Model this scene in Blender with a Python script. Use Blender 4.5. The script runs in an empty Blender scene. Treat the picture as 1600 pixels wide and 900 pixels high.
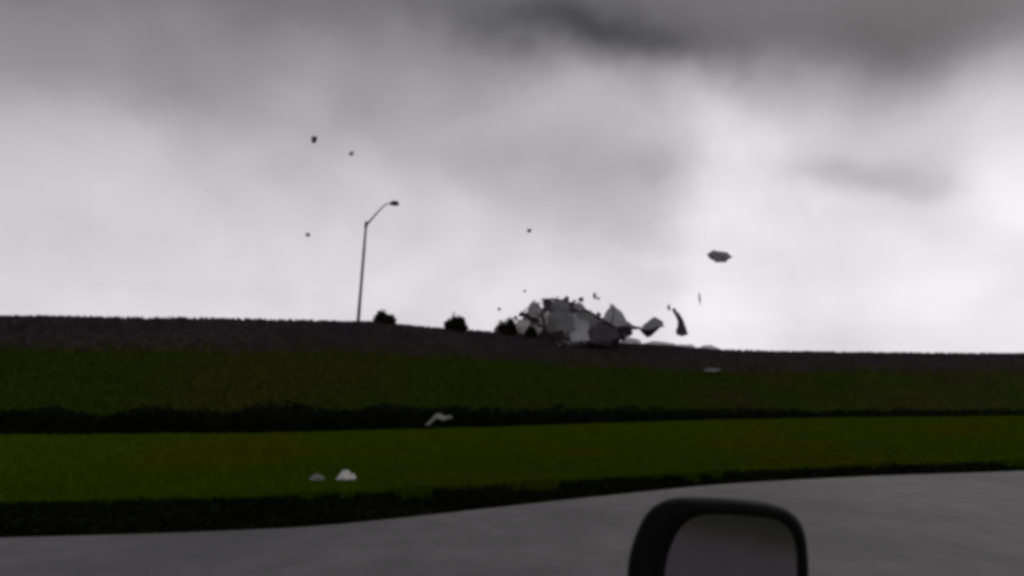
import bpy, bmesh, math, random
import numpy as np
from mathutils import Vector, Matrix, noise as mnoise

rng = np.random.default_rng(7)
random.seed(7)
scene = bpy.context.scene
col = scene.collection

# ------------------------------------------------------------------ camera
EYE = Vector((0.0, 0.0, 1.5))
LENS = 20.0
F = LENS / 36.0 * 1600.0
PITCH = math.atan(178.0 / F)
cam_data = bpy.data.cameras.new("camera")
cam_data.lens = LENS
cam_data.sensor_width = 36.0
cam_data.clip_start = 0.02
cam_data.clip_end = 6000.0
cam_data.dof.use_dof = True
cam_data.dof.focus_distance = 45.0
cam_data.dof.aperture_fstop = 4.0
cam = bpy.data.objects.new("camera", cam_data)
cam.location = EYE
cam.rotation_euler = (math.pi / 2 + PITCH, 0, 0)
col.objects.link(cam)
scene.camera = cam

def ray(px, py):
    x = (px - 800.0) / F
    y = (450.0 - py) / F
    return Vector((x, math.cos(PITCH) - y * math.sin(PITCH), math.sin(PITCH) + y * math.cos(PITCH)))
def at(px, py, depth):            # the point seen there at that distance along Y
    d = ray(px, py)
    return EYE + d * (depth / d.y)
def on_ground(px, py, z=0.0):
    d = ray(px, py)
    return EYE + d * ((z - EYE.z) / d.z)
def azel(px, py):
    d = ray(px, py).normalized()
    return math.atan2(d.x, d.y), math.atan2(d.z, math.sqrt(d.y ** 2 + .12 * d.x ** 2))

# ------------------------------------------------------------------ sky
SUN_EL, SUN_AZ = math.radians(38), math.radians(42)      # azimuth from +Y towards +X
world = bpy.data.worlds.new("World")
scene.world = world
world.use_nodes = True
wt = world.node_tree
wt.nodes.clear()
def N(tree, kind, **kw):
    n = tree.nodes.new(kind)
    for k, v in kw.items():
        setattr(n, k, v)
    return n
def wm(op, a, b=None, c=None, clamp=False):
    n = N(wt, "ShaderNodeMath", operation=op, use_clamp=clamp)
    for i, v in enumerate((a, b, c)):
        if v is None:
            continue
        if isinstance(v, (int, float)):
            n.inputs[i].default_value = v
        else:
            wt.links.new(v, n.inputs[i])
    return n.outputs[0]
tc = N(wt, "ShaderNodeTexCoord")
sep = N(wt, "ShaderNodeSeparateXYZ")
wt.links.new(tc.outputs["Generated"], sep.inputs[0])
dx, dy, dz = sep.outputs
az = wm("ARCTAN2", dx, dy)
# the cloud front lies square to the view: height above it is measured across the front
el = wm("ARCTAN2", dz, wm("SQRT", wm("ADD", wm("MULTIPLY", dy, dy), wm("MULTIPLY", wm("MULTIPLY", dx, dx), .12))))
# cloud warp: low frequency noise on the direction moves every cloud edge
def wnoise(scale, detail, rough, vec, dist=0.0):
    n = N(wt, "ShaderNodeTexNoise")
    n.inputs["Scale"].default_value = scale
    n.inputs["Detail"].default_value = detail
    n.inputs["Roughness"].default_value = rough
    n.inputs["Distortion"].default_value = dist
    wt.links.new(vec, n.inputs["Vector"])
    return n
warp = wnoise(3.2, 4.0, 0.5, tc.outputs["Generated"])
wsep = N(wt, "ShaderNodeSeparateColor")
wt.links.new(warp.outputs["Color"], wsep.inputs[0])
azw = wm("MULTIPLY_ADD", wm("SUBTRACT", wsep.outputs[0], 0.5), 0.34, az)
elw = wm("MULTIPLY_ADD", wm("SUBTRACT", wsep.outputs[1], 0.5), 0.20, el)
# storm deck: bright under the cloud base, dark overhead
ramp = N(wt, "ShaderNodeValToRGB")
ramp.color_ramp.interpolation = "B_SPLINE"
stops = [(0.0, .74), (.10, .74), (.19, .71), (.28, .66), (.37, .60), (.46, .53), (.54, .38), (.62, .22), (.70, .15), (1.0, .13)]
els = ramp.color_ramp.elements
while len(els) < len(stops):
    els.new(0.5)
for e, (p, v) in zip(els, stops):
    e.position = p
    e.color = (v, v, v, 1)
wt.links.new(wm("DIVIDE", elw, 1.0, clamp=True), ramp.inputs[0])
val = ramp.outputs[0]
# individual cloud masses (image x, y, half sizes in px, turn in degrees, strength)
CLOUDS = [
    (985, 75, 220, 60, -8, -.18), (915, 125, 70, 45, 25, .03), (760, 30, 200, 35, 0, -.04),
    (930, 262, 270, 60, -7, -.13), (1000, 300, 130, 40, 4, -.07), (860, 340, 170, 36, -14, -.07), (700, 250, 200, 50, -12, -.05), (1000, 370, 130, 70, -30, -.08), (1125, 250, 70, 60, 0, .10),
    (1180, 290, 190, 110, 0, .24), (1110, 470, 130, 120, 0, .16), (1125, 160, 90, 80, 30, .08),
    (1320, 275, 170, 36, 0, -.22), (1300, 345, 150, 30, 0, -.05), (1610, 280, 170, 110, 0, .28), (1500, 460, 240, 120, 0, .14),
    (1400, 70, 400, 65, 0, -.13), (1420, 175, 190, 35, 0, .05),
    (120, 125, 360, 60, 0, -.08), (560, 175, 120, 50, 20, -.05), (690, 440, 220, 60, -10, .04),
]
for (px, py, hx, hy, turn, amp) in CLOUDS:
    a0, e0 = azel(px, py)
    a1, _ = azel(px + hx, py)
    _, e1 = azel(px, py - hy)
    sa, se = abs(a1 - a0), abs(e1 - e0)
    t = math.radians(turn)
    u = wm("SUBTRACT", azw, a0)
    v = wm("SUBTRACT", elw, e0)
    p = wm("ADD", wm("MULTIPLY", u, math.cos(t) / sa), wm("MULTIPLY", v, math.sin(t) / sa))
    q = wm("ADD", wm("MULTIPLY", u, -math.sin(t) / se), wm("MULTIPLY", v, math.cos(t) / se))
    r2 = wm("ADD", wm("MULTIPLY", p, p), wm("MULTIPLY", q, q))
    g = wm("POWER", 2.71828, wm("MULTIPLY", r2, -1.0))
    val = wm("MULTIPLY_ADD", g, amp, val)
# finer wisps, flattened the way a cloud deck is seen from below
den = wm("ADD", wm("MAXIMUM", dz, 0.0), 0.22)
cmb = N(wt, "ShaderNodeCombineXYZ")
wt.links.new(wm("DIVIDE", dx, den), cmb.inputs[0])
wt.links.new(wm("DIVIDE", dy, den), cmb.inputs[1])
w1 = wnoise(1.3, 4.0, 0.5, cmb.outputs[0], 0.6)
val = wm("MULTIPLY", val, wm("MULTIPLY_ADD", w1.outputs["Fac"], 0.26, 0.87))
w2 = wnoise(5.0, 5.0, 0.55, tc.outputs["Generated"], 0.8)
val = wm("MULTIPLY", val, wm("MULTIPLY_ADD", w2.outputs["Fac"], 0.30, 0.85))
val = wm("MAXIMUM", wm("MINIMUM", val, 0.93), 0.05)
tint = N(wt, "ShaderNodeCombineColor")
wt.links.new(wm("MULTIPLY", val, 0.995), tint.inputs[0])
wt.links.new(wm("MULTIPLY", val, 0.965), tint.inputs[1])
wt.links.new(wm("MULTIPLY", val, 1.012), tint.inputs[2])
sky = N(wt, "ShaderNodeTexSky", sky_type="NISHITA", sun_disc=False)
sky.sun_elevation = SUN_EL
sky.sun_rotation = SUN_AZ
sky.dust_density = 3.0
bg_blue = N(wt, "ShaderNodeBackground")
bg_blue.inputs["Strength"].default_value = 0.05
wt.links.new(sky.outputs[0], bg_blue.inputs["Color"])
bg_cloud = N(wt, "ShaderNodeBackground")
wt.links.new(tint.outputs[0], bg_cloud.inputs["Color"])
mix = N(wt, "ShaderNodeMixShader")
mix.inputs[0].default_value = 0.99                        # cloud cover
wt.links.new(bg_blue.outputs[0], mix.inputs[1])
wt.links.new(bg_cloud.outputs[0], mix.inputs[2])
wout = N(wt, "ShaderNodeOutputWorld")
wt.links.new(mix.outputs[0], wout.inputs["Surface"])
world.cycles.sampling_method = "MANUAL"
world.cycles.sample_map_resolution = 512

# ------------------------------------------------------------------ sun behind the overcast
sun_data = bpy.data.lights.new("sun", "SUN")
sun_data.energy = 0.5
sun_data.angle = math.radians(30)
sun_data.color = (1.0, 0.96, 0.92)
sun = bpy.data.objects.new("sun", sun_data)
sun_dir = Vector((math.sin(SUN_AZ) * math.cos(SUN_EL), math.cos(SUN_AZ) * math.cos(SUN_EL), math.sin(SUN_EL)))
sun.rotation_euler = (-sun_dir).to_track_quat("-Z", "Y").to_euler()
col.objects.link(sun)

scene.view_settings.view_transform = "Standard"
scene.view_settings.look = "None"
scene.view_settings.exposure = 0.0
scene.view_settings.gamma = 1.0
scene.view_settings.use_curve_mapping = False
scene.cycles.use_denoising = True
scene.cycles.filter_width = 4.0                           # a soft phone-video lens
scene.cycles.max_bounces = 6

# ------------------------------------------------------------------ helpers
def material(name, c1, c2=None, scale=3.0, rough=0.9, metallic=0.0, bump=0.0, bump_scale=40.0, detail=5.0,
             spec=0.3, lo=0.35, hi=0.65, c3=None, scale3=0.3):
    m = bpy.data.materials.new(name)
    m.use_nodes = True
    t = m.node_tree
    b = t.nodes["Principled BSDF"]
    b.inputs["Base Color"].default_value = (*c1, 1)
    b.inputs["Roughness"].default_value = rough
    b.inputs["Metallic"].default_value = metallic
    b.inputs["Specular IOR Level"].default_value = spec
    geo = N(t, "ShaderNodeNewGeometry")
    def blend(sc, a, bcol, l, h):
        n = N(t, "ShaderNodeTexNoise")
        n.inputs["Scale"].default_value = sc
        n.inputs["Detail"].default_value = detail
        t.links.new(geo.outputs["Position"], n.inputs["Vector"])
        mr = N(t, "ShaderNodeMapRange", clamp=True)
        mr.inputs[1].default_value = l
        mr.inputs[2].default_value = h
        t.links.new(n.outputs["Fac"], mr.inputs[0])
        mx = N(t, "ShaderNodeMix", data_type="RGBA")
        t.links.new(mr.outputs[0], mx.inputs[0])
        for i, cc in ((6, a), (7, bcol)):
            if isinstance(cc, tuple):
                mx.inputs[i].default_value = (*cc, 1)
            else:
                t.links.new(cc, mx.inputs[i])
        return mx.outputs[2]
    out = c1
    if c2:
        out = blend(scale, c1, c2, lo, hi)
    if c3:
        out = blend(scale3, out, c3, .45, .68)
    if not isinstance(out, tuple):
        t.links.new(out, b.inputs["Base Color"])
    if bump:
        n = N(t, "ShaderNodeTexNoise")
        n.inputs["Scale"].default_value = bump_scale
        n.inputs["Detail"].default_value = 6
        t.links.new(geo.outputs["Position"], n.inputs["Vector"])
        bp = N(t, "ShaderNodeBump")
        bp.inputs["Strength"].default_value = bump
        bp.inputs["Distance"].default_value = 0.05
        t.links.new(n.outputs["Fac"], bp.inputs["Height"])
        t.links.new(bp.outputs[0], b.inputs["Normal"])
    return m

M = dict(
    asphalt=material("asphalt", (.150, .148, .152), (.195, .192, .196), 2.2, .7, bump=.6, bump_scale=45, c3=(.115, .113, .118), scale3=.35, detail=9),
    soil=material("wet_soil", (.009, .008, .008), (.014, .012, .011), 4, .95, bump=.6, bump_scale=9, spec=.1),
    turf=material("turf_soil", (.024, .036, .002), (.032, .044, .003), 1.5, 1, bump=.5, bump_scale=14, spec=.05, c3=(.030, .030, .007)),
    blade=material("grass_blade", (.060, .112, .002), (.080, .116, .002), .35, 1, spec=0, c3=(.098, .100, .003), scale3=.16),
    bank=material("bank_soil", (.040, .048, .009), (.052, .056, .012), .25, 1, bump=.4, bump_scale=4, spec=.05, c3=(.034, .026, .018), scale3=.09),
    scrub=material("bank_scrub", (.050, .088, .006), (.066, .092, .008), .2, 1, spec=0, c3=(.074, .080, .018), scale3=.07),
    brown=material("dry_scrub", (.078, .058, .066), (.098, .074, .082), .3, 1, spec=0),
    hedge=material("dark_leaf", (.007, .010, .004), (.013, .017, .006), .6, .9, spec=.05),
    dim=material("muddy_sheet", (.20, .205, .18), (.28, .285, .25), 8, .9, bump=.2),
    sheet_light=material("lit_pale_sheet", (.36, .36, .365), (.44, .44, .445), .5, .75, 0, bump=.2, bump_scale=3, c3=(.28, .275, .275), scale3=.35),  # pale tone: light on the roof's centre, also paler loose pieces
    sheet_black=material("deep_shade_sheet", (.012, .010, .013), (.026, .021, .027), .6, .85, bump=.3, bump_scale=3),  # near-black tone paints the shade at the roof's right end
    leaf=material("shrub_leaf", (.010, .013, .007), (.020, .024, .012), 1.2, .9, spec=.08),
    bark=material("bark", (.03, .024, .02), (.05, .04, .034), 12, .95, bump=.5),
    steel=material("galvanised_steel", (.20, .20, .205), (.27, .27, .275), 3, .6, .3, spec=.4),
    dark_metal=material("dark_metal", (.030, .030, .034), (.05, .05, .055), 6, .55, .2),
    lens=material("lamp_lens", (.25, .25, .24), None, rough=.25),
    sheet=material("roof_sheet", (.22, .22, .225), (.30, .30, .305), .55, .75, 0, bump=.2, bump_scale=3, c3=(.15, .145, .145), scale3=.35),
    sheet_dark=material("dark_shade_sheet", (.050, .043, .050), (.080, .070, .080), .8, .8, bump=.3, bump_scale=3),  # dark tone carries the shade of the roof's right slope, also dark scraps
    wall=material("pale_board", (.52, .50, .50), (.62, .60, .595), 1.2, .9, bump=.3, bump_scale=5, c3=(.38, .365, .365), scale3=.6),
    board=material("grey_board", (.26, .25, .25), (.36, .35, .35), 1.3, .9, bump=.3, bump_scale=5),
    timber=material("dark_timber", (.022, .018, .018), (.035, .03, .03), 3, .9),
    white=material("white_scrap", (.62, .62, .60), (.78, .78, .76), 8, .8, bump=.2),
    pale_glow=material("pale_glow_white", (.74, .73, .73), (.82, .81, .81), 1.5, .9, bump=.3, bump_scale=8),  # near-white stand-in for sky glow at the crest, also a pale sliver
    plastic=material("black_plastic", (.004, .004, .005), (.006, .006, .007), 30, .7, bump=.05, bump_scale=200, spec=.08),
    glass=material("mirror_glass", (.42, .40, .42), None, rough=.12, metallic=1.0),
    paint=material("dark_car_paint", (.016, .016, .019), None, rough=.3, spec=.5),
)

def tag(o, label=None, cat=None, group=None, kind=None):
    if label: o["label"] = label
    if cat: o["category"] = cat
    if group: o["group"] = group
    if kind or cat: o["kind"] = kind or ("stuff" if o.get("kind") == "stuff" else "thing")
    return o
def empty(name, loc, label=None, cat=None, group=None):
    o = bpy.data.objects.new(name, None)
    o.location = loc
    o.empty_display_size = .2
    col.objects.link(o)
    return tag(o, label, cat, group)
def mesh_obj(name, bm, mat, parent=None, base=None, smooth=False):
    """bm holds world coordinates; base is the thing's origin."""
    bmesh.ops.recalc_face_normals(bm, faces=bm.faces)
    if base is None:
        base = parent.location if parent is not None else Vector((0, 0, 0))
    bmesh.ops.translate(bm, verts=bm.verts, vec=-Vector(base))
    me = bpy.data.meshes.new(name)
    bm.to_mesh(me)
    bm.free()
    me.materials.append(M[mat])
    if smooth:
        for p in me.polygons: p.use_smooth = True
    o = bpy.data.objects.new(name, me)
    col.objects.link(o)
    if parent is not None:
        o.parent = parent
    else:
        o.location = base
    return o
def sub(o, part):                       # hang o under a part whose own location is zero
    o.parent = part
    return o
def raw_mesh(name, verts, tris, mat, kind=None, parent=None):
    me = bpy.data.meshes.new(name)
    k = tris.shape[1]
    me.vertices.add(len(verts)); me.vertices.foreach_set("co", verts.astype(np.float32).ravel())
    me.loops.add(tris.size); me.loops.foreach_set("vertex_index", tris.astype(np.int32).ravel())
    me.polygons.add(len(tris)); me.polygons.foreach_set("loop_start", np.arange(0, tris.size, k, dtype=np.int32))
    me.update(calc_edges=True)
    me.validate()
    me.materials.append(M[mat])
    o = bpy.data.objects.new(name, me)
    col.objects.link(o)
    if parent is not None: o.parent = parent
    if kind: o["kind"] = kind
    return o
def prism(bm, pts, back):
    """a plate with outline pts (3D) and the thickness vector back"""
    a = [bm.verts.new(p) for p in pts]
    b = [bm.verts.new(Vector(p) + back) for p in pts]
    bm.faces.new(a); bm.faces.new(b[::-1])
    n = len(a)
    for i in range(n):
        bm.faces.new((a[i], a[(i + 1) % n], b[(i + 1) % n], b[i]))
def box(bm, c, sx, sy, sz, rot=None):
    m = Matrix.Translation(c) @ ((rot or Matrix.Identity(3)).to_4x4()) @ Matrix.Diagonal((sx, sy, sz, 1))
    bmesh.ops.create_cube(bm, size=1.0, matrix=m)
def tube(bm, path, radii, seg=12):
    rings = []
    for i, p in enumerate(path):
        p = Vector(p)
        d = (Vector(path[min(i + 1, len(path) - 1)]) - Vector(path[max(i - 1, 0)])).normalized()
        a = d.orthogonal().normalized() if abs(d.z) < .9 else d.cross(Vector((0, 1, 0))).normalized()
        if rings:
            a = (prev - d * prev.dot(d)).normalized()
        prev = a
        b = d.cross(a)
        rings.append([bm.verts.new(p + (a * math.cos(2 * math.pi * k / seg) + b * math.sin(2 * math.pi * k / seg)) * radii[i]) for k in range(seg)])
    for r0, r1 in zip(rings, rings[1:]):
        for k in range(seg):
            bm.faces.new((r0[k], r0[(k + 1) % seg], r1[(k + 1) % seg], r1[k]))
    bm.faces.new(rings[0][::-1]); bm.faces.new(rings[-1])

# ------------------------------------------------------------------ the land: road, verges, grass, bank
ROAD = Vector((.843, .537, 0)); ROAD.normalize()
OUT = Vector((-ROAD.y, ROAD.x, 0))      # away from the camera, across the road
def polyline(pts, lo=120.0, hi=220.0):
    """dense smooth line through pts, run on straight along the road at both ends"""
    p = np.array([tuple(v) for v in pts])
    first = p[0] - np.array([*(ROAD * lo)]); last = p[-1] + np.array([*(ROAD * hi)])
    x = np.arange(len(p)); n = 240
    xs = np.linspace(0, len(p) - 1, n)
    q = np.stack([np.interp(xs, x, p[:, i]) for i in range(3)], 1)
    ker = np.hanning(31); ker /= ker.sum()
    pad = np.concatenate([2 * q[:1] - q[15:0:-1], q, 2 * q[-1:] - q[-2:-17:-1]])
    q = np.stack([np.convolve(pad[:, i], ker, "valid") for i in range(3)], 1)
    ends0 = np.linspace(first, q[0], 13)[:-1]; ends1 = np.linspace(q[-1], last, 25)[1:]
    return np.concatenate([ends0, q, ends1])
XS = (-250, 0, 240, 480, 640, 800, 960, 1126, 1350, 1600, 1900)
def ground_line(ys, z=0.0):
    return polyline([on_ground(x, y, z) for x, y in zip(XS, ys)])
edge = ground_line((852, 840, 834, 824, 808, 790, 773, 756, 744, 736, 722))
dirt = ground_line((806, 794, 789, 782, 773, 764, 753, 743, 732, 726, 714))
foot = ground_line((683, 681, 680, 677, 672, 668, 662, 657, 653, 651, 648))
CREST_Y = (494, 496, 498, 501, 511, 522, 537, 548, 551, 553, 558)
CREST_D = (39, 42, 45.5, 50, 55, 60, 67, 75, 85, 96, 112)
crest = polyline([at(x, y, d) for x, y, d in zip(XS, CREST_Y, CREST_D)])
behind = crest + np.array([*(OUT * 14)]) + np.array([0, 0, -.5])
away = crest + np.array([*(OUT * 60)]); away[:, 2] = -.4
toe = foot + np.array([*(OUT * 4.5)])

def loft(a, b, m, profile=None, rough=0.0, rscale=1.0):
    """grid (m+1, n, 3) between two lines; profile(t) is a height fraction"""
    t = np.linspace(0, 1, m + 1)[:, None, None]
    g = a[None] * (1 - t) + b[None] * t
    if profile:
        f = np.array([profile(v) for v in t[:, 0, 0]])[:, None]
        g[:, :, 2] = a[None, :, 2] * (1 - f) + b[None, :, 2] * f
    if rough:
        for i in range(m + 1):
            wgt = rough * (1 if 0 < i < m else 0)
            for j in range(g.shape[1]):
                p = g[i, j]
                g[i, j, 2] += wgt * mnoise.fractal(Vector((p[0], p[1], 0)) * rscale, 1.0, 2.0, 3)
    return g
def grid_object(name, g, mat, parent=None):
    m, n, _ = g.shape
    idx = np.arange(m * n).reshape(m, n)
    q = np.stack([idx[:-1, :-1], idx[:-1, 1:], idx[1:, 1:], idx[1:, :-1]], -1).reshape(-1, 4)
    o = raw_mesh(name, g.reshape(-1, 3), q, mat)
    for p in o.data.polygons: p.use_smooth = True
    o["kind"] = "structure"
    if parent: o.parent = parent
    return o
ease = lambda t: t * t * (3 - 2 * t)
# near side of the road, behind the camera
near = edge - np.array([*(OUT * 15.0)])
g_road = loft(near, edge, 40)
grid_object("road", g_road, "asphalt")
g_dirt = loft(edge + np.array([0, 0, -.012]), dirt + np.array([0, 0, .03]), 10)
for i in range(1, 10):
    g_dirt[i, :, 2] -= .34 * math.sin(math.pi * i / 10)  # hollow deepened to put the verge in shade
    for j in range(g_dirt.shape[1]):
        p = g_dirt[i, j]
        g_dirt[i, j, 2] += .05 * mnoise.fractal(Vector((p[0], p[1], 3)) * 1.7, 1, 2, 4)
grid_object("soil_verge", g_dirt, "soil")
g_turf = loft(dirt + np.array([0, 0, .03]), foot, 40, rough=.05, rscale=.35)
grid_object("grass_verge", g_turf, "turf")
g_ditch = loft(foot, toe, 10)
for i in range(1, 10):
    g_ditch[i, :, 2] -= .35 * math.sin(math.pi * i / 10)
grid_object("ditch", g_ditch, "soil")
g_bank = loft(toe, crest, 40, lambda t: t ** .92, rough=.35, rscale=.12)
grid_object("embankment", g_bank[:27], "bank")
grid_object("embankment_crest", g_bank[26:], "brown")
grid_object("embankment_top", np.concatenate([loft(crest, behind, 6)[:], loft(behind, away, 10, ease)[1:]]), "bank")
near_grass = loft(near - np.array([*(OUT * 70.0)]) + np.array([0, 0, -.4]), near + np.array([0, 0, -.01]), 12)
grid_object("near_field", near_grass, "turf")
bm = bmesh.new()
bmesh.ops.create_grid(bm, x_segments=8, y_segments=8, size=2500, matrix=Matrix.Translation((0, 0, -.6)))
tag(mesh_obj("ground", bm, "turf"), kind="structure")

# ------------------------------------------------------------------ grass, scrub and the dark growth along the ditch (too many to count)
def sample(g, n, bias=1.0, jlo=0, jhi=None):
    m, c, _ = g.shape
    jhi = jhi or c - 2
    t = rng.random(n) ** bias * (m - 1.001)
    s = jlo + rng.random(n) * (jhi - jlo - .001)
    i = t.astype(int); j = s.astype(int)
    ft = (t - i)[:, None]; fs = (s - j)[:, None]
    p = (g[i, j] * (1 - fs) + g[i, j + 1] * fs) * (1 - ft) + (g[i + 1, j] * (1 - fs) + g[i + 1, j + 1] * fs) * ft
    return p, t / (m - 1), s
def blades(name, base, h, w, lean, mat):
    n = len(base)
    a = rng.random(n) * 2 * math.pi
    side = np.stack([np.cos(a), np.sin(a), np.zeros(n)], 1) * w[:, None]
    b = rng.random(n) * 2 * math.pi
    tip = base + np.stack([np.cos(b) * lean * h, np.sin(b) * lean * h, h], 1)
    mid = base + (tip - base) * .55 + np.stack([np.zeros(n), np.zeros(n), h * .1], 1)
    v = np.stack([base - side, base + side, mid + side * .8, tip, mid - side * .8], 1).reshape(-1, 3)
    k = np.arange(n)[:, None] * 5
    return raw_mesh(name, v, k + np.array([[0, 1, 2, 3, 4]]), mat, "stuff")
def leaves(center, size):
    """one leaf-sized quad at every centre"""
    n = len(center)
    d1 = rng.normal(size=(n, 3)); d1 /= np.linalg.norm(d1, axis=1)[:, None]
    d2 = rng.normal(size=(n, 3)); d2 = np.cross(d1, d2); d2 /= np.linalg.norm(d2, axis=1)[:, None]
    d1 *= size[:, None]; d2 *= (size * .55)[:, None]
    v = np.stack([center - d1, center + d2, center + d1, center - d2], 1).reshape(-1, 3)
    return v, np.arange(n)[:, None] * 4 + np.array([[0, 1, 2, 3]])

J0, J1 = 8, 262
p, t, s = sample(g_turf, 260000, 1.9, J0, J1)
dist = np.linalg.norm(p[:, :2], axis=1)
h = (.05 + .05 * rng.random(len(p))) * (1 + .012 * dist)
o = blades("verge_grass", p - np.array([0, 0, .01]), h, .004 + .0011 * dist * rng.random(len(p)), .7, "blade")
tag(o, "short dark green grass strip between the road and the embankment", "grass")
# dark leaf layer added to blacken the soil strip by self-shading
p, t, s = sample(g_dirt[1:], 70000, .8, J0, J1)
c = p.copy(); c[:, 2] += rng.random(len(p)) * (.05 + .22 * np.sin(np.pi * np.clip(t, .1, .95))) * np.array([.85 + .9 * mnoise.noise(Vector((x * .9, y * .9, 5))) for x, y in p[:, :2]]).clip(.15, 2)
v, q = leaves(c, .018 + .035 * rng.random(len(p)))
o = raw_mesh("shade_weeds", v, q, "hedge", "stuff")
tag(o, "added dark weeds that shade the black soil strip along the road edge", "weeds")
# grass creeping into the strip in uneven patches
p, t, s = sample(g_dirt[6:], 60000, 1.0, J0, J1)
keep = np.array([mnoise.noise(Vector((x * .8, y * .8, 9))) + .6 * mnoise.noise(Vector((x * 2.6, y * 2.6, 4))) for x, y in p[:, :2]]) > 1.25 - 1.1 * t
p = p[keep]
o = blades("creeping_grass", p, .10 + .10 * rng.random(len(p)), .006 + .012 * rng.random(len(p)), .7, "blade")
tag(o, "uneven green grass patches creeping over the black roadside strip", "grass")
# tufts over the embankment
p, t, s = sample(g_bank, 230000, .9, J0, J1)
n = len(p)
keep = rng.random(n) > ((t - .55) / .2).clip(0, .97)
o = blades("bank_scrub", p[keep], .08 + .16 * rng.random(keep.sum()), .03 + .06 * rng.random(keep.sum()), .8, "scrub")
tag(o, "dull green scrub covering the long embankment", "scrub")
p, t, s = sample(g_bank[22:], 70000, .7, J0, J1)
o = blades("dry_scrub", p, .10 + .16 * rng.random(len(p)), .06 + .12 * rng.random(len(p)), .8, "brown")
tag(o, "dark brown dry scrub along the crest of the embankment", "scrub")
# dark growth in the ditch, tall at the left and low at the right
p, t, s = sample(g_ditch[:8], 90000, 1.0, J0, J1)
f = np.interp(s, [0, 70, 110, 150, 190, 262], [1.55, 1.55, 1.5, 1.4, 1.1, .9])
bumpy = np.array([.75 + .35 * mnoise.noise(Vector((x * .45, y * .45, 0))) for x, y in p[:, :2]])
prof = np.sin(np.pi * (t * .75 + .18)) ** .5
c = p.copy(); c[:, 2] += rng.random(len(p)) ** 1.3 * f * bumpy * prof * 1.25
v, q = leaves(c, .05 + .10 * rng.random(len(p)))
tag(raw_mesh("ditch_growth", v, q, "hedge", "stuff"), "almost black low growth in the ditch at the embankment foot", "undergrowth")

# ------------------------------------------------------------------ street lamps on the crest
def street_lamp(base, foot_r, top_r, pole_h, arm_dx, arm_dz, reach, tilt, label, head=1.0):
    root = empty("street_lamp", base, label, "street lamp")
    R = Matrix.Rotation(tilt, 3, "Y")
    B = Vector(base)
    W = lambda x, z, y=0: B + R @ Vector((x, y, z))
    bm = bmesh.new()
    tube(bm, [W(0, -.6), W(0, pole_h * .33), W(0, pole_h * .7), W(0, pole_h)], [foot_r, foot_r * .85, (foot_r + top_r) / 2, top_r])
    mesh_obj("pole", bm, "steel", root, smooth=True)
    bm = bmesh.new()
    box(bm, W(0, .04), foot_r * 3.6, foot_r * 3.6, .06, R)
    for sx in (-1, 1):
        for sy in (-1, 1):
            tube(bm, [W(sx * foot_r * 1.4, .06, sy * foot_r * 1.4), W(sx * foot_r * 1.4, .16, sy * foot_r * 1.4)], [.03, .03], 6)
    mesh_obj("base_plate", bm, "dark_metal", root)
    bm = bmesh.new()
    n = 7
    path, rad = [], []
    for i in range(n + 1):
        k = i / n
        path.append(W(arm_dx * k, pole_h - .25 + (arm_dz + .25) * (1 - (1 - k) ** 1.12)))
        rad.append(top_r * (1 - .45 * k))
    path.append(W(arm_dx + reach, pole_h + arm_dz + .08)); rad.append(top_r * .5)
    tube(bm, path, rad, 10)
    mesh_obj("arm", bm, "steel", root, smooth=True)
    bm = bmesh.new()
    tube(bm, [W(0, pole_h - .45), W(0, pole_h + .12)], [top_r * 1.35, top_r * 1.3], 12)
    mesh_obj("collar", bm, "dark_metal", root)
    # cobra head: flat teardrop shell with the lens underneath
    hx = arm_dx + reach - .1; hz = pole_h + arm_dz + .06
    bm = bmesh.new()
    secs = [(0, .10, .10), (.16, .22, .22), (.42, .32, .32), (.72, .30, .29), (.90, .17, .16)]
    rings = []
    for (u, ww, hh) in secs:
        ring = []
        for k in range(12):
            a = 2 * math.pi * k / 12
            zz = math.sin(a) * hh * head * (1.0 if math.sin(a) > 0 else .55)
            ring.append(bm.verts.new(W(hx + u * head, hz + zz, math.cos(a) * ww * head)))
        rings.append(ring)
    for r0, r1 in zip(rings, rings[1:]):
        for k in range(12):
            bm.faces.new((r0[k], r0[(k + 1) % 12], r1[(k + 1) % 12], r1[k]))
    bm.faces.new(rings[0]); bm.faces.new(rings[-1])
    hd = mesh_obj("lamp_head", bm, "dark_metal", root, smooth=True)
    bm = bmesh.new()
    bmesh.ops.create_uvsphere(bm, u_segments=10, v_segments=6, radius=1.0,
                              matrix=Matrix.Translation(W(hx + .58 * head, hz - .10 * head)) @ Matrix.Diagonal((.26 * head, .18 * head, .09 * head, 1)))
    sub(mesh_obj("lens", bm, "lens", None, base=Vector(base), smooth=True), hd).location = (0, 0, 0)
    return root
def crest_point(px, sink=0.0):
    y = np.interp(px, XS, CREST_Y); d = np.interp(px, XS, CREST_D)
    # nearest true crest vertex column, so that things stand on the built ground
    q = at(px, y, d)
    k = np.argmin(np.abs((crest[:, 0] / crest[:, 1]) - q.x / q.y))
    c = Vector(crest[k])
    c.z -= sink
    return c
b = crest_point(559)
street_lamp(b, .17, .11, 9.75, 1.75, 1.95, .45, math.radians(1.6), "tall grey street lamp with bent arm standing on the crest", 1.0)

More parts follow.
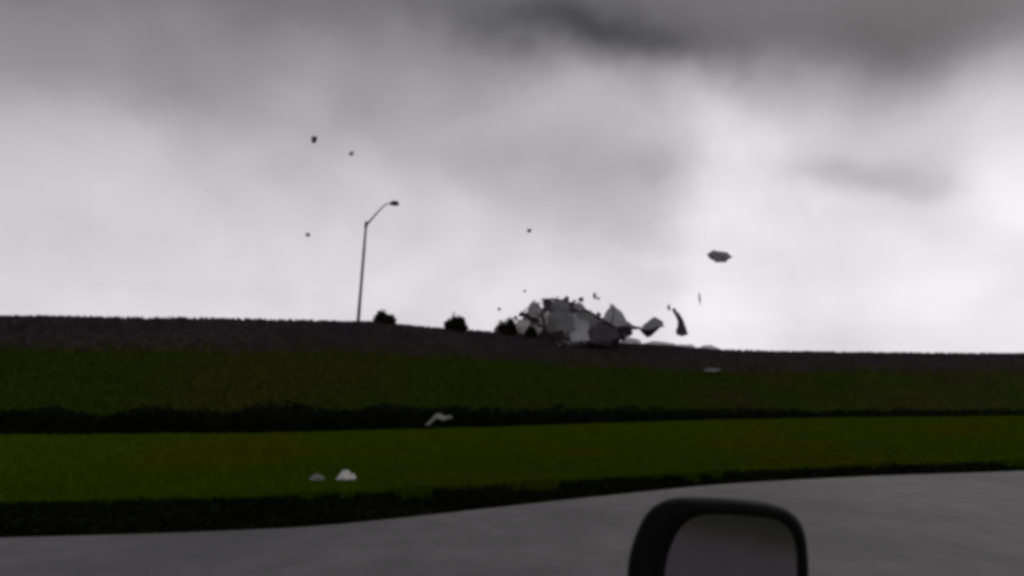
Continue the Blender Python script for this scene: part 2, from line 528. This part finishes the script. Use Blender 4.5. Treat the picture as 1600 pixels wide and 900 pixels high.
# ------------------------------------------------------------------ shrubs on the crest
def shrub(px, w, h, label, n=5200, leaf=.12, base=None, lift=0.0):
    b = base or crest_point(px, .2)
    root = empty("round_shrub", b, label, "shrub", "dark shrubs on the crest")
    bm = bmesh.new()
    for k in range(5):
        a = 2 * math.pi * k / 5 + .4
        e = b + Vector((math.cos(a) * w * .3, math.sin(a) * w * .3, h * (.5 + .1 * (k % 3))))
        tube(bm, [b + Vector((0, 0, -.2)), (b + e) / 2 + Vector((0, 0, .1)), e], [.07, .05, .02], 6)
    mesh_obj("stem", bm, "bark", root)
    # lumpy dome: uneven radius in every direction, denser near the surface
    d = rng.normal(size=(n, 3)); d /= np.linalg.norm(d, axis=1)[:, None]
    d[:, 2] = np.abs(d[:, 2])
    d[:, 2] = d[:, 2] ** .75 * .96
    off = rng.random() * 40
    lump = np.array([.90 + .40 * mnoise.noise(Vector(x * 1.4) + Vector((off, 0, 0))) + .16 * mnoise.noise(Vector(x * 4.3) + Vector((0, off, 0))) for x in d])
    lump = np.where(rng.random(n) < .08, lump * (1 + .22 * rng.random(n)), lump)     # stray sprigs
    cs = d * (rng.random(n) ** .4 * lump)[:, None] * np.array([w * .56, w * .56, h])
    cs[:, :2] *= (1.04 - .08 * cs[:, 2:] / h)
    v, q = leaves(cs, leaf * (.6 + .8 * rng.random(len(cs))))
    raw_mesh("crown", v, q, "leaf", parent=root)
    return root
shrub(602, 2.0, 1.6, "flat-topped dark shrub just right of the street lamp")
shrub(713, 2.2, 1.75, "lone dark round shrub midway between lamp and wrecked roof")
shrub(793, 2.0, 1.8, "dark shrub at the left end of the wreckage", 4600)
shrub(823, 1.1, 1.2, "small dark shrub in front of the pale broken boards", 3600, base=crest_point(823, .3) - OUT * 1.2)

# ------------------------------------------------------------------ wreckage
def plate(name, pts, mat, thick=.12, parent=None, base=None, crumple=0.0, cuts=0, seed=0, rib=0.0, pitch=.55, torn=None):
    """broken plate: pts = [(px, py, depth)...]; real thickness, torn outline, ribbed and bent"""
    P = [at(*q) for q in pts]
    nrm = Vector((0, 0, 0))
    for i in range(len(P)):
        a, c = P[i], P[(i + 1) % len(P)]
        nrm += Vector(((a.y - c.y) * (a.z + c.z), (a.z - c.z) * (a.x + c.x), (a.x - c.x) * (a.y + c.y)))
    nrm.normalize()
    if nrm.y < 0: nrm = -nrm
    ctr = sum(P, Vector()) / len(P)
    if base is None:
        base = ctr.copy(); base.z = min(q.z for q in P)
    rr = random.Random(seed * 13 + 5)
    u = (P[1] - P[0]).normalized()
    u = (u - nrm * u.dot(nrm)).normalized()
    w = nrm.cross(u)
    torn = (.10 if cuts else 0) if torn is None else torn
    Q = []
    for i in range(len(P)):                       # ragged edge
        a, c = P[i], P[(i + 1) % len(P)]
        L = (c - a).length
        k = max(1, int(L / .45)) if torn else 1
        for m_ in range(k):
            q = a.lerp(c, m_ / k)
            if m_:
                q += (u * rr.uniform(-1, 1) + w * rr.uniform(-1, 1)) * torn
            Q.append(q - nrm * (q - ctr).dot(nrm) if torn else q)
    bm = bmesh.new()
    bm.faces.new([bm.verts.new(q) for q in Q])
    if cuts:
        ext = max((q - ctr).length for q in Q)
        for ax, step in ((u, pitch / 2), (w, max(.5, ext / (cuts + 1)))):
            x = -ext + step * .5
            while x < ext:
                bmesh.ops.bisect_plane(bm, geom=bm.verts[:] + bm.edges[:] + bm.faces[:], plane_co=ctr + ax * x, plane_no=ax)
                x += step
        # original corners keep their own distance: lift back the bend that flattening removed
        for v in bm.verts:
            r_ = v.co - ctr
            dsum = wsum = 0.0
            for q in P:
                ww = 1.0 / ((q - v.co).length_squared + .05)
                dsum += ww * (q - ctr).dot(nrm); wsum += ww
            off = dsum / wsum
            if rib:
                off += rib * (1 if int(math.floor((r_.dot(u) + 100 * pitch) / (pitch / 2) + .5)) % 2 else -1)
            v.co += nrm * off + mnoise.noise_vector(v.co * .55 + Vector((seed * 3.7, seed, 0))) * crumple * 1.8 + mnoise.noise_vector(v.co * 1.7 + Vector((seed, 0, seed))) * crumple * .6
        bmesh.ops.triangulate(bm, faces=bm.faces[:])
    g = bmesh.ops.extrude_face_region(bm, geom=bm.faces[:])
    bmesh.ops.translate(bm, verts=[e for e in g["geom"] if isinstance(e, bmesh.types.BMVert)], vec=nrm * thick)
    return mesh_obj(name, bm, mat, parent, base)

DW = 62.0                                    # distance of the main wreck
def lerp(a, b, t):
    return tuple(x + (y - x) * t for x, y in zip(a, b))
rb = at(905, 533, DW)
roof = empty("wrecked_roof", rb, "big grey ribbed roof collapsed on the crest, its right half painted in near-black shade", "wrecked roof")
# front slope: separate ribbed sheets, lit centre and dimmer left painted by sheet tone
TL, TR = (850, 481, DW + 3.2), (916, 484, DW + 2.2)
BL, BR = (846, 530, DW - 1.2), (905, 539, DW - 1.8)
NS = 7
for i in range(NS):
    a, b2 = i / NS + .006, (i + 1) / NS - .006
    dd = (.5, -.1, .2, -.35, .1, -.2, .3)[i]
    p0, p1 = lerp(TL, TR, a), lerp(TL, TR, b2)
    q0, q1 = lerp(BL, BR, a), lerp(BL, BR, b2)
    up = (-1, 2, -2, 1, -3, -1, 1)[i]; dn = (-9, -4, 0, -2, 0, 1, -1)[i]
    pts = [(p0[0], p0[1] + up, p0[2] + dd), (p1[0], p1[1] + up + rng.uniform(-1, 1), p1[2] + dd), (q1[0], q1[1] + dn, q1[2] + dd), (q0[0], q0[1] + dn, q0[2] + dd)]
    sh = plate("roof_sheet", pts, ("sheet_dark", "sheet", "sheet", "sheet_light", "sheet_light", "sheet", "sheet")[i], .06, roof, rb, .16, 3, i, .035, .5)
    A, Bq = at(*pts[1]), at(*pts[2])
    bm = bmesh.new()
    tube(bm, [A + Vector((0, -.05, .03)), (A + Bq) / 2 + Vector((0, -.06, .03)), Bq + Vector((0, -.05, .03))], [.05, .05, .05], 6)
    r_ = mesh_obj("seam", bm, "sheet", None, rb); r_.parent = sh; r_.location = (0, 0, 0)
# torn right slope, its shade painted in with ever darker sheets
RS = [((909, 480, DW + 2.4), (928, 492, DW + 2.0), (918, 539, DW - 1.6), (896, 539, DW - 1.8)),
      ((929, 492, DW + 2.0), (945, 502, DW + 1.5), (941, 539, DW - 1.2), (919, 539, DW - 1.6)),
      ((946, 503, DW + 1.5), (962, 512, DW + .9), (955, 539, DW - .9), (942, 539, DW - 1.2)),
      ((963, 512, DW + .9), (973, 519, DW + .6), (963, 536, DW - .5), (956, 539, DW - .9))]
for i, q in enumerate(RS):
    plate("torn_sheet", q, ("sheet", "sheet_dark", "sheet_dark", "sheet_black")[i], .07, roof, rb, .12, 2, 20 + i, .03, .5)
# upper rear course, darker, with its ridge beam
for i in range(3):
    a, b2 = i / 3 + .01, (i + 1) / 3 - .01
    T0, T1, U0, U1 = (848, 467, DW + 3.9), (893, 473, DW + 3.4), (849, 482, DW + 3.4), (896, 485, DW + 2.9)
    p0, p1, q0, q1 = lerp(T0, T1, a), lerp(T0, T1, b2), lerp(U0, U1, a), lerp(U0, U1, b2)
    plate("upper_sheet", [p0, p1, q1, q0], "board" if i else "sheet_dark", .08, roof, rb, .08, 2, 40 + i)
bm = bmesh.new()
tube(bm, [at(846, 468, DW + 3.7), at(870, 467.5, DW + 3.6), at(899, 476, DW + 2.9), at(928, 492, DW + 1.7), at(972, 519, DW + .4)], [.12, .13, .12, .11, .09], 8)
mesh_obj("ridge_beam", bm, "timber", roof)
for (x0, y0, x1, y1, d) in ((851, 470, 849, 527, 3.0), (880, 475, 872, 531, 1.6), (925, 493, 912, 532, 0.6), (958, 512, 950, 532, 1.6)):
    bm = bmesh.new()
    tube(bm, [at(x0, y0, DW + d + 1.0), at(x1, y1, DW + d + .4)], [.10, .10], 6)
    mesh_obj("rafter", bm, "timber", roof)
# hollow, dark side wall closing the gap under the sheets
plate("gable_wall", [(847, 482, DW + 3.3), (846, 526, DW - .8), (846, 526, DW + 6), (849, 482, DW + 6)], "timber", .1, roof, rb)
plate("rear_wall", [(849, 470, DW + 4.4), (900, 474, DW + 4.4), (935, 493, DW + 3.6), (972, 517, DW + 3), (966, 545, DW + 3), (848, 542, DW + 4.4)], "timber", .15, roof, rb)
plate("hanging_board", [(861, 519, DW - 1.9), (878, 515, DW - 1.9), (884, 531, DW - 2.0), (866, 532, DW - 2.0)], "timber", .08, roof, rb, .05, 1, 3)

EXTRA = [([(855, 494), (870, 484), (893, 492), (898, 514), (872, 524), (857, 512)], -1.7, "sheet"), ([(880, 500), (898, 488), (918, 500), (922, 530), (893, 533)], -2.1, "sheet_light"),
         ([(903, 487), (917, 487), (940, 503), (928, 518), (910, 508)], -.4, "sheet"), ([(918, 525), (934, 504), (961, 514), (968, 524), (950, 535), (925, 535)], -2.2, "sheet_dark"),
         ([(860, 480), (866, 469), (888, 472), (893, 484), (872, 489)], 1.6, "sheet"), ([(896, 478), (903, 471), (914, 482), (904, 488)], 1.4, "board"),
         ([(848, 492), (855, 485), (862, 499), (853, 508)], -.9, "wall"), ([(955, 529), (966, 511), (985, 512), (990, 520), (974, 534)], -1.2, "sheet_black")]  # right-hand pieces continue the painted shade
for i, (pp, dd, mm) in enumerate(EXTRA):
    ym = max(q[1] for q in pp)
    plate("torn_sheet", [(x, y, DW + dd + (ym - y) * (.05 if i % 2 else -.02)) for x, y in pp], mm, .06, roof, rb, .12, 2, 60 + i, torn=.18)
for i, (x0, y0, x1, y1, d) in enumerate(((868, 473, 862, 465, 2.6), (892, 478, 897, 468, 2.2), (918, 492, 924, 484, 1.4), (848, 500, 838, 489, 1.0))):
    bm = bmesh.new()
    tube(bm, [at(x0, y0, DW + d), at((x0 + x1) / 2 + 1, (y0 + y1) / 2, DW + d - .2), at(x1, y1, DW + d - .4)], [.11, .09, .04], 5)
    mesh_obj("splinter", bm, "timber", roof)
# fragments too small and too many to count
fv, ff = [], []
for k in range(150):
    px = rng.choice([rng.normal(832, 22), rng.uniform(790, 980), rng.normal(880, 30)])
    top = np.interp(px, [785, 800, 830, 848, 895, 935, 970, 1000], [522, 505, 478, 468, 474, 497, 517, 538])
    py = rng.uniform(top - 2, 540) if rng.random() < .75 else top + rng.normal(-1, 2.5)
    c = at(px, min(py, 541), DW - 2.6 + (540 - py) * .085 + rng.uniform(-.5, .3))
    sz = rng.uniform(.10, .42) if rng.random() < .8 else rng.uniform(.4, .8)
    ax = rng.normal(size=(3, 3)); qm, _ = np.linalg.qr(ax)
    dims = np.array([sz, sz * rng.uniform(.2, .7), .04])
    cor = np.array([[-1, -1, -1], [1, -1, -1], [1.2, .8, -1], [-.7, 1, -1], [-1, -1, 1], [1, -1, 1], [1.2, .8, 1], [-.7, 1, 1]]) * dims / 2 * rng.uniform(.8, 1.2, (8, 1))
    n0 = len(fv)
    fv += list(cor @ qm.T + np.array([*c]))
    ff += [[n0 + q for q in f_] for f_ in ((0, 1, 2, 3), (7, 6, 5, 4), (0, 4, 5, 1), (1, 5, 6, 2), (2, 6, 7, 3), (3, 7, 4, 0))]
fv = np.array(fv); ff = np.array(ff)
for mm, sel in (("board", slice(0, 6 * 75)), ("timber", slice(6 * 75, None))):
    sub_f = ff[sel]; n0 = sub_f.min()
    o = raw_mesh("rubble", fv[n0:sub_f.max() + 1], sub_f - n0, mm, "stuff")
    tag(o, "grey splintered fragments strewn over the wreckage" if mm == "board" else "dark splintered fragments strewn over the wreckage", "rubble")

def thing(name, label, cat, pts, mat, thick=.12, crumple=.1, cuts=2, seed=0, group=None, **kw):
    o = plate(name, pts, mat, thick, None, None, crumple, cuts, seed, **kw)
    return tag(o, label, cat, group)
def battened(name, label, cat, pts, mat, thick, crumple, cuts, seed, gap=1.9, **kw):
    """a torn sheet that still carries its battens"""
    P = [at(*q) for q in pts]
    b = sum(P, Vector()) / len(P); b.z = min(q.z for q in P)
    root = empty(name, b, label, cat)
    battens(root, b, pts, plate("sheet", pts, mat, thick, root, b, crumple, cuts, seed, **kw), gap, seed)
    return root
def battens(root, b, pts, sheet, gap, seed):
    P = [at(*q) for q in pts]
    ctr = sum(P, Vector()) / len(P)
    u = (P[len(P) // 2] - P[0]).normalized()
    tri = [(P[i] - ctr).cross(P[(i + 1) % len(P)] - ctr) for i in range(len(P))]
    nrm = sum(tri, Vector()).normalized()
    if nrm.y > 0: nrm = -nrm                  # towards the road
    u = (u - nrm * u.dot(nrm)).normalized(); w = nrm.cross(u)
    uv = [((q - ctr).dot(u), (q - ctr).dot(w)) for q in P]
    lo, hi = min(a for a, _ in uv), max(a for a, _ in uv)
    x = lo + gap * .6
    while x < hi - .2:
        ys = []
        for i in range(len(uv)):
            (a0, b0), (a1, b1) = uv[i], uv[(i + 1) % len(uv)]
            if (a0 - x) * (a1 - x) < 0:
                ys.append(b0 + (b1 - b0) * (x - a0) / (a1 - a0))
        if len(ys) >= 2 and max(ys) - min(ys) > .5:
            y0, y1 = min(ys) + random.uniform(0, .4), max(ys) - random.uniform(-.12, .5)
            bm = bmesh.new()
            p_ = [ctr + u * (x + .08 * k) + w * (y0 + (y1 - y0) * k) + nrm * (.12 + .05 * math.sin(3 * k)) for k in (0, .5, 1)]
            tube(bm, p_, [.055, .055, .05], 4)
            mesh_obj("batten", bm, "timber", root, b)
        x += gap * random.uniform(.8, 1.2)
def dpl(pts, d, slope=0.0):             # outline with one distance, leaning back upwards
    ym = max(p[1] for p in pts)
    return [(x, y, d + (ym - y) * slope) for x, y in pts]
G1 = "broken boards at the left of the wreckage"
D1 = DW - 1.0
thing("broken_wall", "grey collapsed wall piece behind the pale boards left of the roof", "wall piece", dpl([(799, 528), (806, 512), (816, 497), (825, 484), (838, 478), (850, 482), (851, 530)], D1 + 3.2, .03), "board", .25, .08, 2, 8, torn=.16)
thing("broken_board", "pale grey broken board between the two dark shrubs", "board", dpl([(799, 511), (811, 498), (827, 501), (829, 521), (814, 527), (803, 525)], D1, .03), "wall", .14, .06, 2, 1, G1, torn=.12)
thing("broken_board", "grey board highest on the left shoulder of the wreckage", "board", dpl([(825, 487), (829, 473), (841, 472), (847, 484), (845, 495), (829, 492)], D1 + 2.0, .03), "board", .2, .06, 2, 2, G1, torn=.14)
thing("broken_board", "pale board standing against the left edge of the roof", "board", dpl([(829, 513), (834, 507), (848, 510), (849, 529), (840, 526), (830, 530)], D1 + .4, .02), "wall", .12, .05, 2, 3, G1, torn=.10)
thing("broken_board", "narrow light board bridging the gap above the pale boards", "board", dpl([(820, 498), (826, 490), (847, 496), (848, 507), (827, 505)], D1 + 1.2, .04), "sheet_light", .15, .06, 2, 4, G1, torn=.12)
thing("broken_timber", "dark splintered timber sticking out left below the highest board", "timber", dpl([(810, 494), (813, 487), (823, 489), (831, 495), (841, 496), (843, 503), (831, 503), (820, 495)], D1 + .8, .0), "timber", .18, .05, 1, 5)
thing("broken_timber", "black splintered end poking out at the foot of the roof's left corner", "timber", dpl([(840, 531), (843, 518), (852, 515), (862, 522), (872, 532)], D1 - .6, .0), "timber", .3, .06, 1, 9)
thing("broken_timber", "short dark timber chunk on top of the roof ridge", "timber", dpl([(880, 468), (884, 463), (888, 466), (889, 474), (880, 473)], DW + 3.2), "sheet_dark", .5, .12, 1, 6)
thing("broken_timber", "dark torn flap lying on the grey roof sheets", "timber", dpl([(887, 484), (894, 479), (903, 484), (907, 490), (897, 490)], DW + 1.0), "sheet_dark", .1, .12, 1, 7)

# torn sheets to the right of the roof
D2 = 68.0
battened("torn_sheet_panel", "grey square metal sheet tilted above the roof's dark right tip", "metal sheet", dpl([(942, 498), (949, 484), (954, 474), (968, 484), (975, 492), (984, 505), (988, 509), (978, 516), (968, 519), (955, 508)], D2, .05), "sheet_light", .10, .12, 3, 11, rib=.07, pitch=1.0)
thing("torn_sheet_panel", "thin dark strip hanging between the two torn sheets", "metal strip", dpl([(977, 514), (987, 507), (1001, 511), (1003, 515), (990, 515)], D2 + .5), "sheet_dark", .15, .1, 1, 12)
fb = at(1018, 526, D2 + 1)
fold = empty("folded_sheet", fb, "folded metal sheet in the air, grey on top, its underside painted shade-black", "metal sheet")
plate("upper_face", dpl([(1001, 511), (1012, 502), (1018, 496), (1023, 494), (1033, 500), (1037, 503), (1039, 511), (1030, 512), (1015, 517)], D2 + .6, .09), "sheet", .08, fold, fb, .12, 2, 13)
plate("underside", dpl([(999, 511), (1014, 515), (1032, 511), (1027, 517), (1018, 524), (1010, 526), (1003, 521)], D2 + .4, -.04), "timber", .25, fold, fb, .12, 2, 14)  # shade under the fold put into a near-black colour
thing("twisted_strip", "long twisted metal strip in the air with a wide lower end", "metal strip", dpl([(1051, 483), (1056, 481), (1065, 495), (1071, 508), (1076, 521), (1067, 525), (1057, 521), (1060, 510), (1060, 502)], 72.0, .03), "sheet_dark", .2, .13, 2, 15)
thing("metal_scrap", "small grey scrap just above the top of the twisted strip", "scrap", dpl([(1043, 480), (1046, 474), (1048, 482), (1046, 486)], 72.0), "sheet", .15, .05, 1, 16)
# pale slabs added in place of the sky glow under the flying sheets
for i, (pts, lab) in enumerate((
        ([(960, 542), (968, 533), (984, 528), (1000, 532), (1005, 540), (982, 549)], "added pale slab for the sky glow at the foot of the roof's dark tip"),
        ([(998, 549), (1006, 536), (1022, 533), (1044, 535), (1058, 540), (1056, 552), (1024, 551)], "added pale slab for the sky glow below the folded metal sheet"),
        ([(1046, 552), (1056, 539), (1079, 537), (1098, 548), (1094, 555), (1060, 554)], "added pale slab for the sky glow below the twisted strip"),
        ([(1084, 554), (1094, 542), (1112, 540), (1140, 550), (1146, 557)], "long low added slab furthest right of the sky-glow slabs"))):
    thing("glow_slab", lab, "slab", dpl(pts, crest_point(sum(p[0] for p in pts) / len(pts)).y - .6, .11), "pale_glow", .35, .10, 2, 30 + i, "added pale slabs for the sky glow on the crest")
thing("metal_scrap", "dim grey scrap lying on the embankment slope below the pale slabs", "scrap", dpl([(1098, 579), (1108, 575), (1128, 577), (1118, 581)], 62.5, .1), "sheet", .08, .05, 1, 36)

# ------------------------------------------------------------------ small debris carried by the wind
def scrap(px, py, w, h, d, label, mat="sheet_dark", seed=0):
    bm = bmesh.new()
    bmesh.ops.create_icosphere(bm, subdivisions=2, radius=.5)
    c = at(px, py, d)
    sc = d / F
    rot = Matrix.Rotation(seed * 1.3, 3, "Y")
    for v in bm.verts:
        q = v.co + mnoise.noise_vector(v.co * 3.1 + Vector((seed * 5.1, 0, seed))) * .38
        q = rot @ q
        v.co = Vector((q.x * w * sc, q.y * min(w, h) * sc * .5, q.z * h * sc)) + c
    o = mesh_obj("flying_debris", bm, mat, None, c)
    return tag(o, label, "debris", "debris carried through the air")
scrap(491, 218, 9, 12, 40, "dark curled scrap high in the sky above the street lamp", "sheet_dark", 1)
scrap(549, 240, 8, 7, 75, "faint grey scrap in the sky, highest right of the dark curled scrap", "wall", 2)
scrap(481, 367, 7, 6, 60, "tiny grey scrap left of the street lamp's bent arm", "board", 3)
scrap(827, 360, 7, 6, 55, "lone dark speck high above the wrecked roof", "sheet_dark", 4)
scrap(820, 455, 4, 4, 64, "tiny speck above the left boards of the wreckage", "board", 5)
scrap(780, 483, 5, 5, 62, "tiny grey speck above the shrub at the wreckage's left end", "board", 6)
scrap(908, 468, 9, 7, 64, "dark chunk flying just above the roof's sloping right edge", "sheet_dark", 7)
scrap(929, 462, 5, 10, 66, "thin upright scrap flying above the tilted square sheet", "sheet_dark", 8)
scrap(935, 466, 5, 4, 66, "pale crumb right beside the thin upright scrap", "wall", 9)
scrap(1093, 466, 3, 18, 80, "faint thin upright sliver in the bright sky at right", "pale_glow", 10)
scrap(1124, 402, 34, 18, 58, "largest dark flying chunk in the bright sky right of centre", "sheet", 11)
# scraps on the grass and in the undergrowth
def sheet_scrap(px, py, w, h, depth, label, seed, lean=.35, cat="scrap", group=None, bright="white", tilt=.12):
    sc = depth / F
    bm = bmesh.new()
    bmesh.ops.create_grid(bm, x_segments=14, y_segments=8, size=.5)
    c = at(px, py, depth)
    for v in bm.verts:
        x, y = v.co.x, v.co.y
        k = 1 - .45 * abs(x * 1.6 + .15 * math.sin(seed)) ** 1.5
        bend = .25 * math.sin(3 * x + seed) + .25 * mnoise.noise(Vector((x * 3, y * 3, seed)))
        v.co = c + Vector((x * w * sc * (1 - .5 * abs(y + .1 * math.sin(9 * x))), (y * lean + bend * .2) * w * sc, (y * k + bend * .8 + tilt * x + (.25 - .5 * x * x) + (.2 if tilt > .3 else .45) * mnoise.noise(Vector((x * 7, y * 5, seed * 3))) + .5 * tilt * math.sin(7 * x + 2 * seed)) * h * sc))
    g = bmesh.ops.extrude_face_region(bm, geom=bm.faces[:])
    bmesh.ops.translate(bm, verts=[e for e in g["geom"] if isinstance(e, bmesh.types.BMVert)], vec=(0, .012, -.006))
    o = mesh_obj("paper_scrap", bm, bright, None, c, True)
    return tag(o, label, cat, group)
sheet_scrap(686, 656, 42, 8, on_ground(686, 679).y - .4, "long pale sheet blown against the black undergrowth", 1.2, .3, bright="dim", tilt=.85)
sheet_scrap(540, 749, 30, 11, on_ground(540, 756).y, "brightest crumpled white scrap on the grass near the road", 2, .6, group="white scraps on the grass")
sheet_scrap(495, 750, 24, 9, on_ground(495, 757).y, "smaller dull white scrap on the grass left of the brightest one", 3, .6, group="white scraps on the grass", bright="dim")

# ------------------------------------------------------------------ the car the picture is taken from: door and side mirrors
DOOR = .45
BELT = 1.17                              # height of the door's waistline
def car_p(t, d, z):
    q = ROAD * t + OUT * d
    return Vector((q.x, q.y, z))
car = empty("car", car_p(0, DOOR, 0), "dark car at the lower right corner with a black side mirror", "car")
bm = bmesh.new()
prof = [(DOOR, BELT), (DOOR + .02, BELT - .03), (DOOR + .075, .90), (DOOR + .085, .60), (DOOR + .06, .42), (DOOR + .01, .33), (DOOR - .06, .33), (DOOR - .06, BELT)]
rings = [[bm.verts.new(car_p(t, d, z)) for d, z in prof] for t in (-.45, 0, .45, .9, 1.05)]
for r0, r1 in zip(rings, rings[1:]):
    for k in range(len(prof)):
        bm.faces.new((r0[k], r0[(k + 1) % len(prof)], r1[(k + 1) % len(prof)], r1[k]))
bm.faces.new(rings[0]); bm.faces.new(rings[-1])
door = mesh_obj("door", bm, "paint", car)
bm = bmesh.new()
tube(bm, [car_p(-.44, DOOR - .02, BELT + .006), car_p(1.04, DOOR - .02, BELT + .006)], [.014, .014], 8)
s_ = mesh_obj("window_seal", bm, "plastic", None, Vector(car.location)); s_.parent = door; s_.location = (0, 0, 0)
bm = bmesh.new()
tube(bm, [car_p(-.33, DOOR + .08, .82), car_p(-.32, DOOR + .12, .82), car_p(-.14, DOOR + .12, .82), car_p(-.13, DOOR + .08, .82)], [.012, .014, .014, .012], 8)
s_ = mesh_obj("handle", bm, "paint", None, Vector(car.location)); s_.parent = door; s_.location = (0, 0, 0)

bm = bmesh.new()                          # front wing ahead of the door
prof = [(DOOR - .55, .98), (DOOR - .30, 1.10), (DOOR - .06, 1.155), (DOOR, 1.15), (DOOR + .02, 1.12), (DOOR + .075, .88), (DOOR + .08, .6), (DOOR + .05, .40), (DOOR - .55, .40)]
rings = [[bm.verts.new(car_p(t, d, z - max(0, t - 1.3) * .10)) for d, z in prof] for t in (1.056, 1.3, 1.7, 2.1, 2.35)]
for r0, r1 in zip(rings, rings[1:]):
    for k in range(len(prof)):
        bm.faces.new((r0[k], r0[(k + 1) % len(prof)], r1[(k + 1) % len(prof)], r1[k]))
bm.faces.new(rings[0]); bm.faces.new(rings[-1])
mesh_obj("front_wing", bm, "paint", car)

def closed_curve(pts, n=72):
    p = np.array(pts, float)
    d = np.concatenate([[0], np.cumsum(np.linalg.norm(np.roll(p, -1, 0) - p, axis=1))])
    q = np.concatenate([p, p[:1]])
    s = np.linspace(0, d[-1], n, endpoint=False)
    out = np.stack([np.interp(s, d, q[:, i]) for i in (0, 1)], 1)
    ker = np.hanning(9); ker /= ker.sum()
    pad = np.concatenate([out[-4:], out, out[:4]])
    return np.stack([np.convolve(pad[:, i], ker, "valid") for i in (0, 1)], 1)
def side_mirror(outer, inner, depth, deep, label, skew):
    """outer, inner: outlines of the shell and of the glass, in px, at that distance; skew turns the face"""
    xc = np.mean([p[0] for p in outer])
    yc = np.mean([p[1] for p in outer])
    def P(x, y, dd=0.0, shrink=1.0):
        x = xc + (x - xc) * shrink; y = yc + (y - yc) * shrink
        c = at(x, y, depth + (x - xc) * skew * depth / F)
        return c + Vector((.30, .95, -.03)) * dd
    O, I = closed_curve(outer), closed_curve(inner)
    bm = bmesh.new()
    layers = [[P(x, y, .012) for x, y in I], [P(x, y, -.002) for x, y in (I * .82 + O * .18)], [P(x, y, -.006) for x, y in (I * .55 + O * .45)], [P(x, y, .003) for x, y in (I * .15 + O * .85)],
              [P(x, y, .016) for x, y in O], [P(x, y, deep * .45, .97) for x, y in O], [P(x, y, deep * .8, .80) for x, y in O], [P(x, y, deep, .45) for x, y in O]]
    vs = [[bm.verts.new(p) for p in L] for L in layers]
    n = len(O)
    for r0, r1 in zip(vs, vs[1:]):
        for k in range(n):
            bm.faces.new((r0[k], r0[(k + 1) % n], r1[(k + 1) % n], r1[k]))
    bm.faces.new(vs[-1])
    h = mesh_obj("mirror_housing", bm, "plastic", car, smooth=True)
    h["label"] = label
    bm = bmesh.new()
    prism(bm, [P(x, y, .007) for x, y in (I * 1.0)], Vector((.001, .004, 0)))
    g = mesh_obj("mirror_glass", bm, "glass", None, Vector(car.location))
    g.parent = h; g.location = (0, 0, 0)
    return P(xc, yc, deep * .5)
m1 = side_mirror([(976, 905), (983, 860), (1000, 815), (1013, 795), (1030, 784), (1060, 780), (1150, 783), (1215, 790), (1246, 803), (1262, 830), (1268, 900), (1262, 960), (1240, 985), (1190, 995), (1060, 998), (1005, 990), (982, 960)],
                 [(1036, 905), (1044, 865), (1057, 832), (1075, 812), (1100, 804), (1160, 806), (1215, 812), (1238, 826), (1248, 860), (1249, 920), (1240, 955), (1210, 968), (1080, 970), (1045, 950)],
                 .85, .12, "wide black mirror shell with dim grey glass", -.12)
ft = car_p(.86, DOOR + .01, BELT - .01)
bm = bmesh.new()
tube(bm, [m1 + Vector((.07, .02, -.03)), m1.lerp(ft, .55) + Vector((0, 0, -.03)), ft], [.035, .032, .04], 12)
mesh_obj("mirror_arm", bm, "plastic", car, smooth=True)
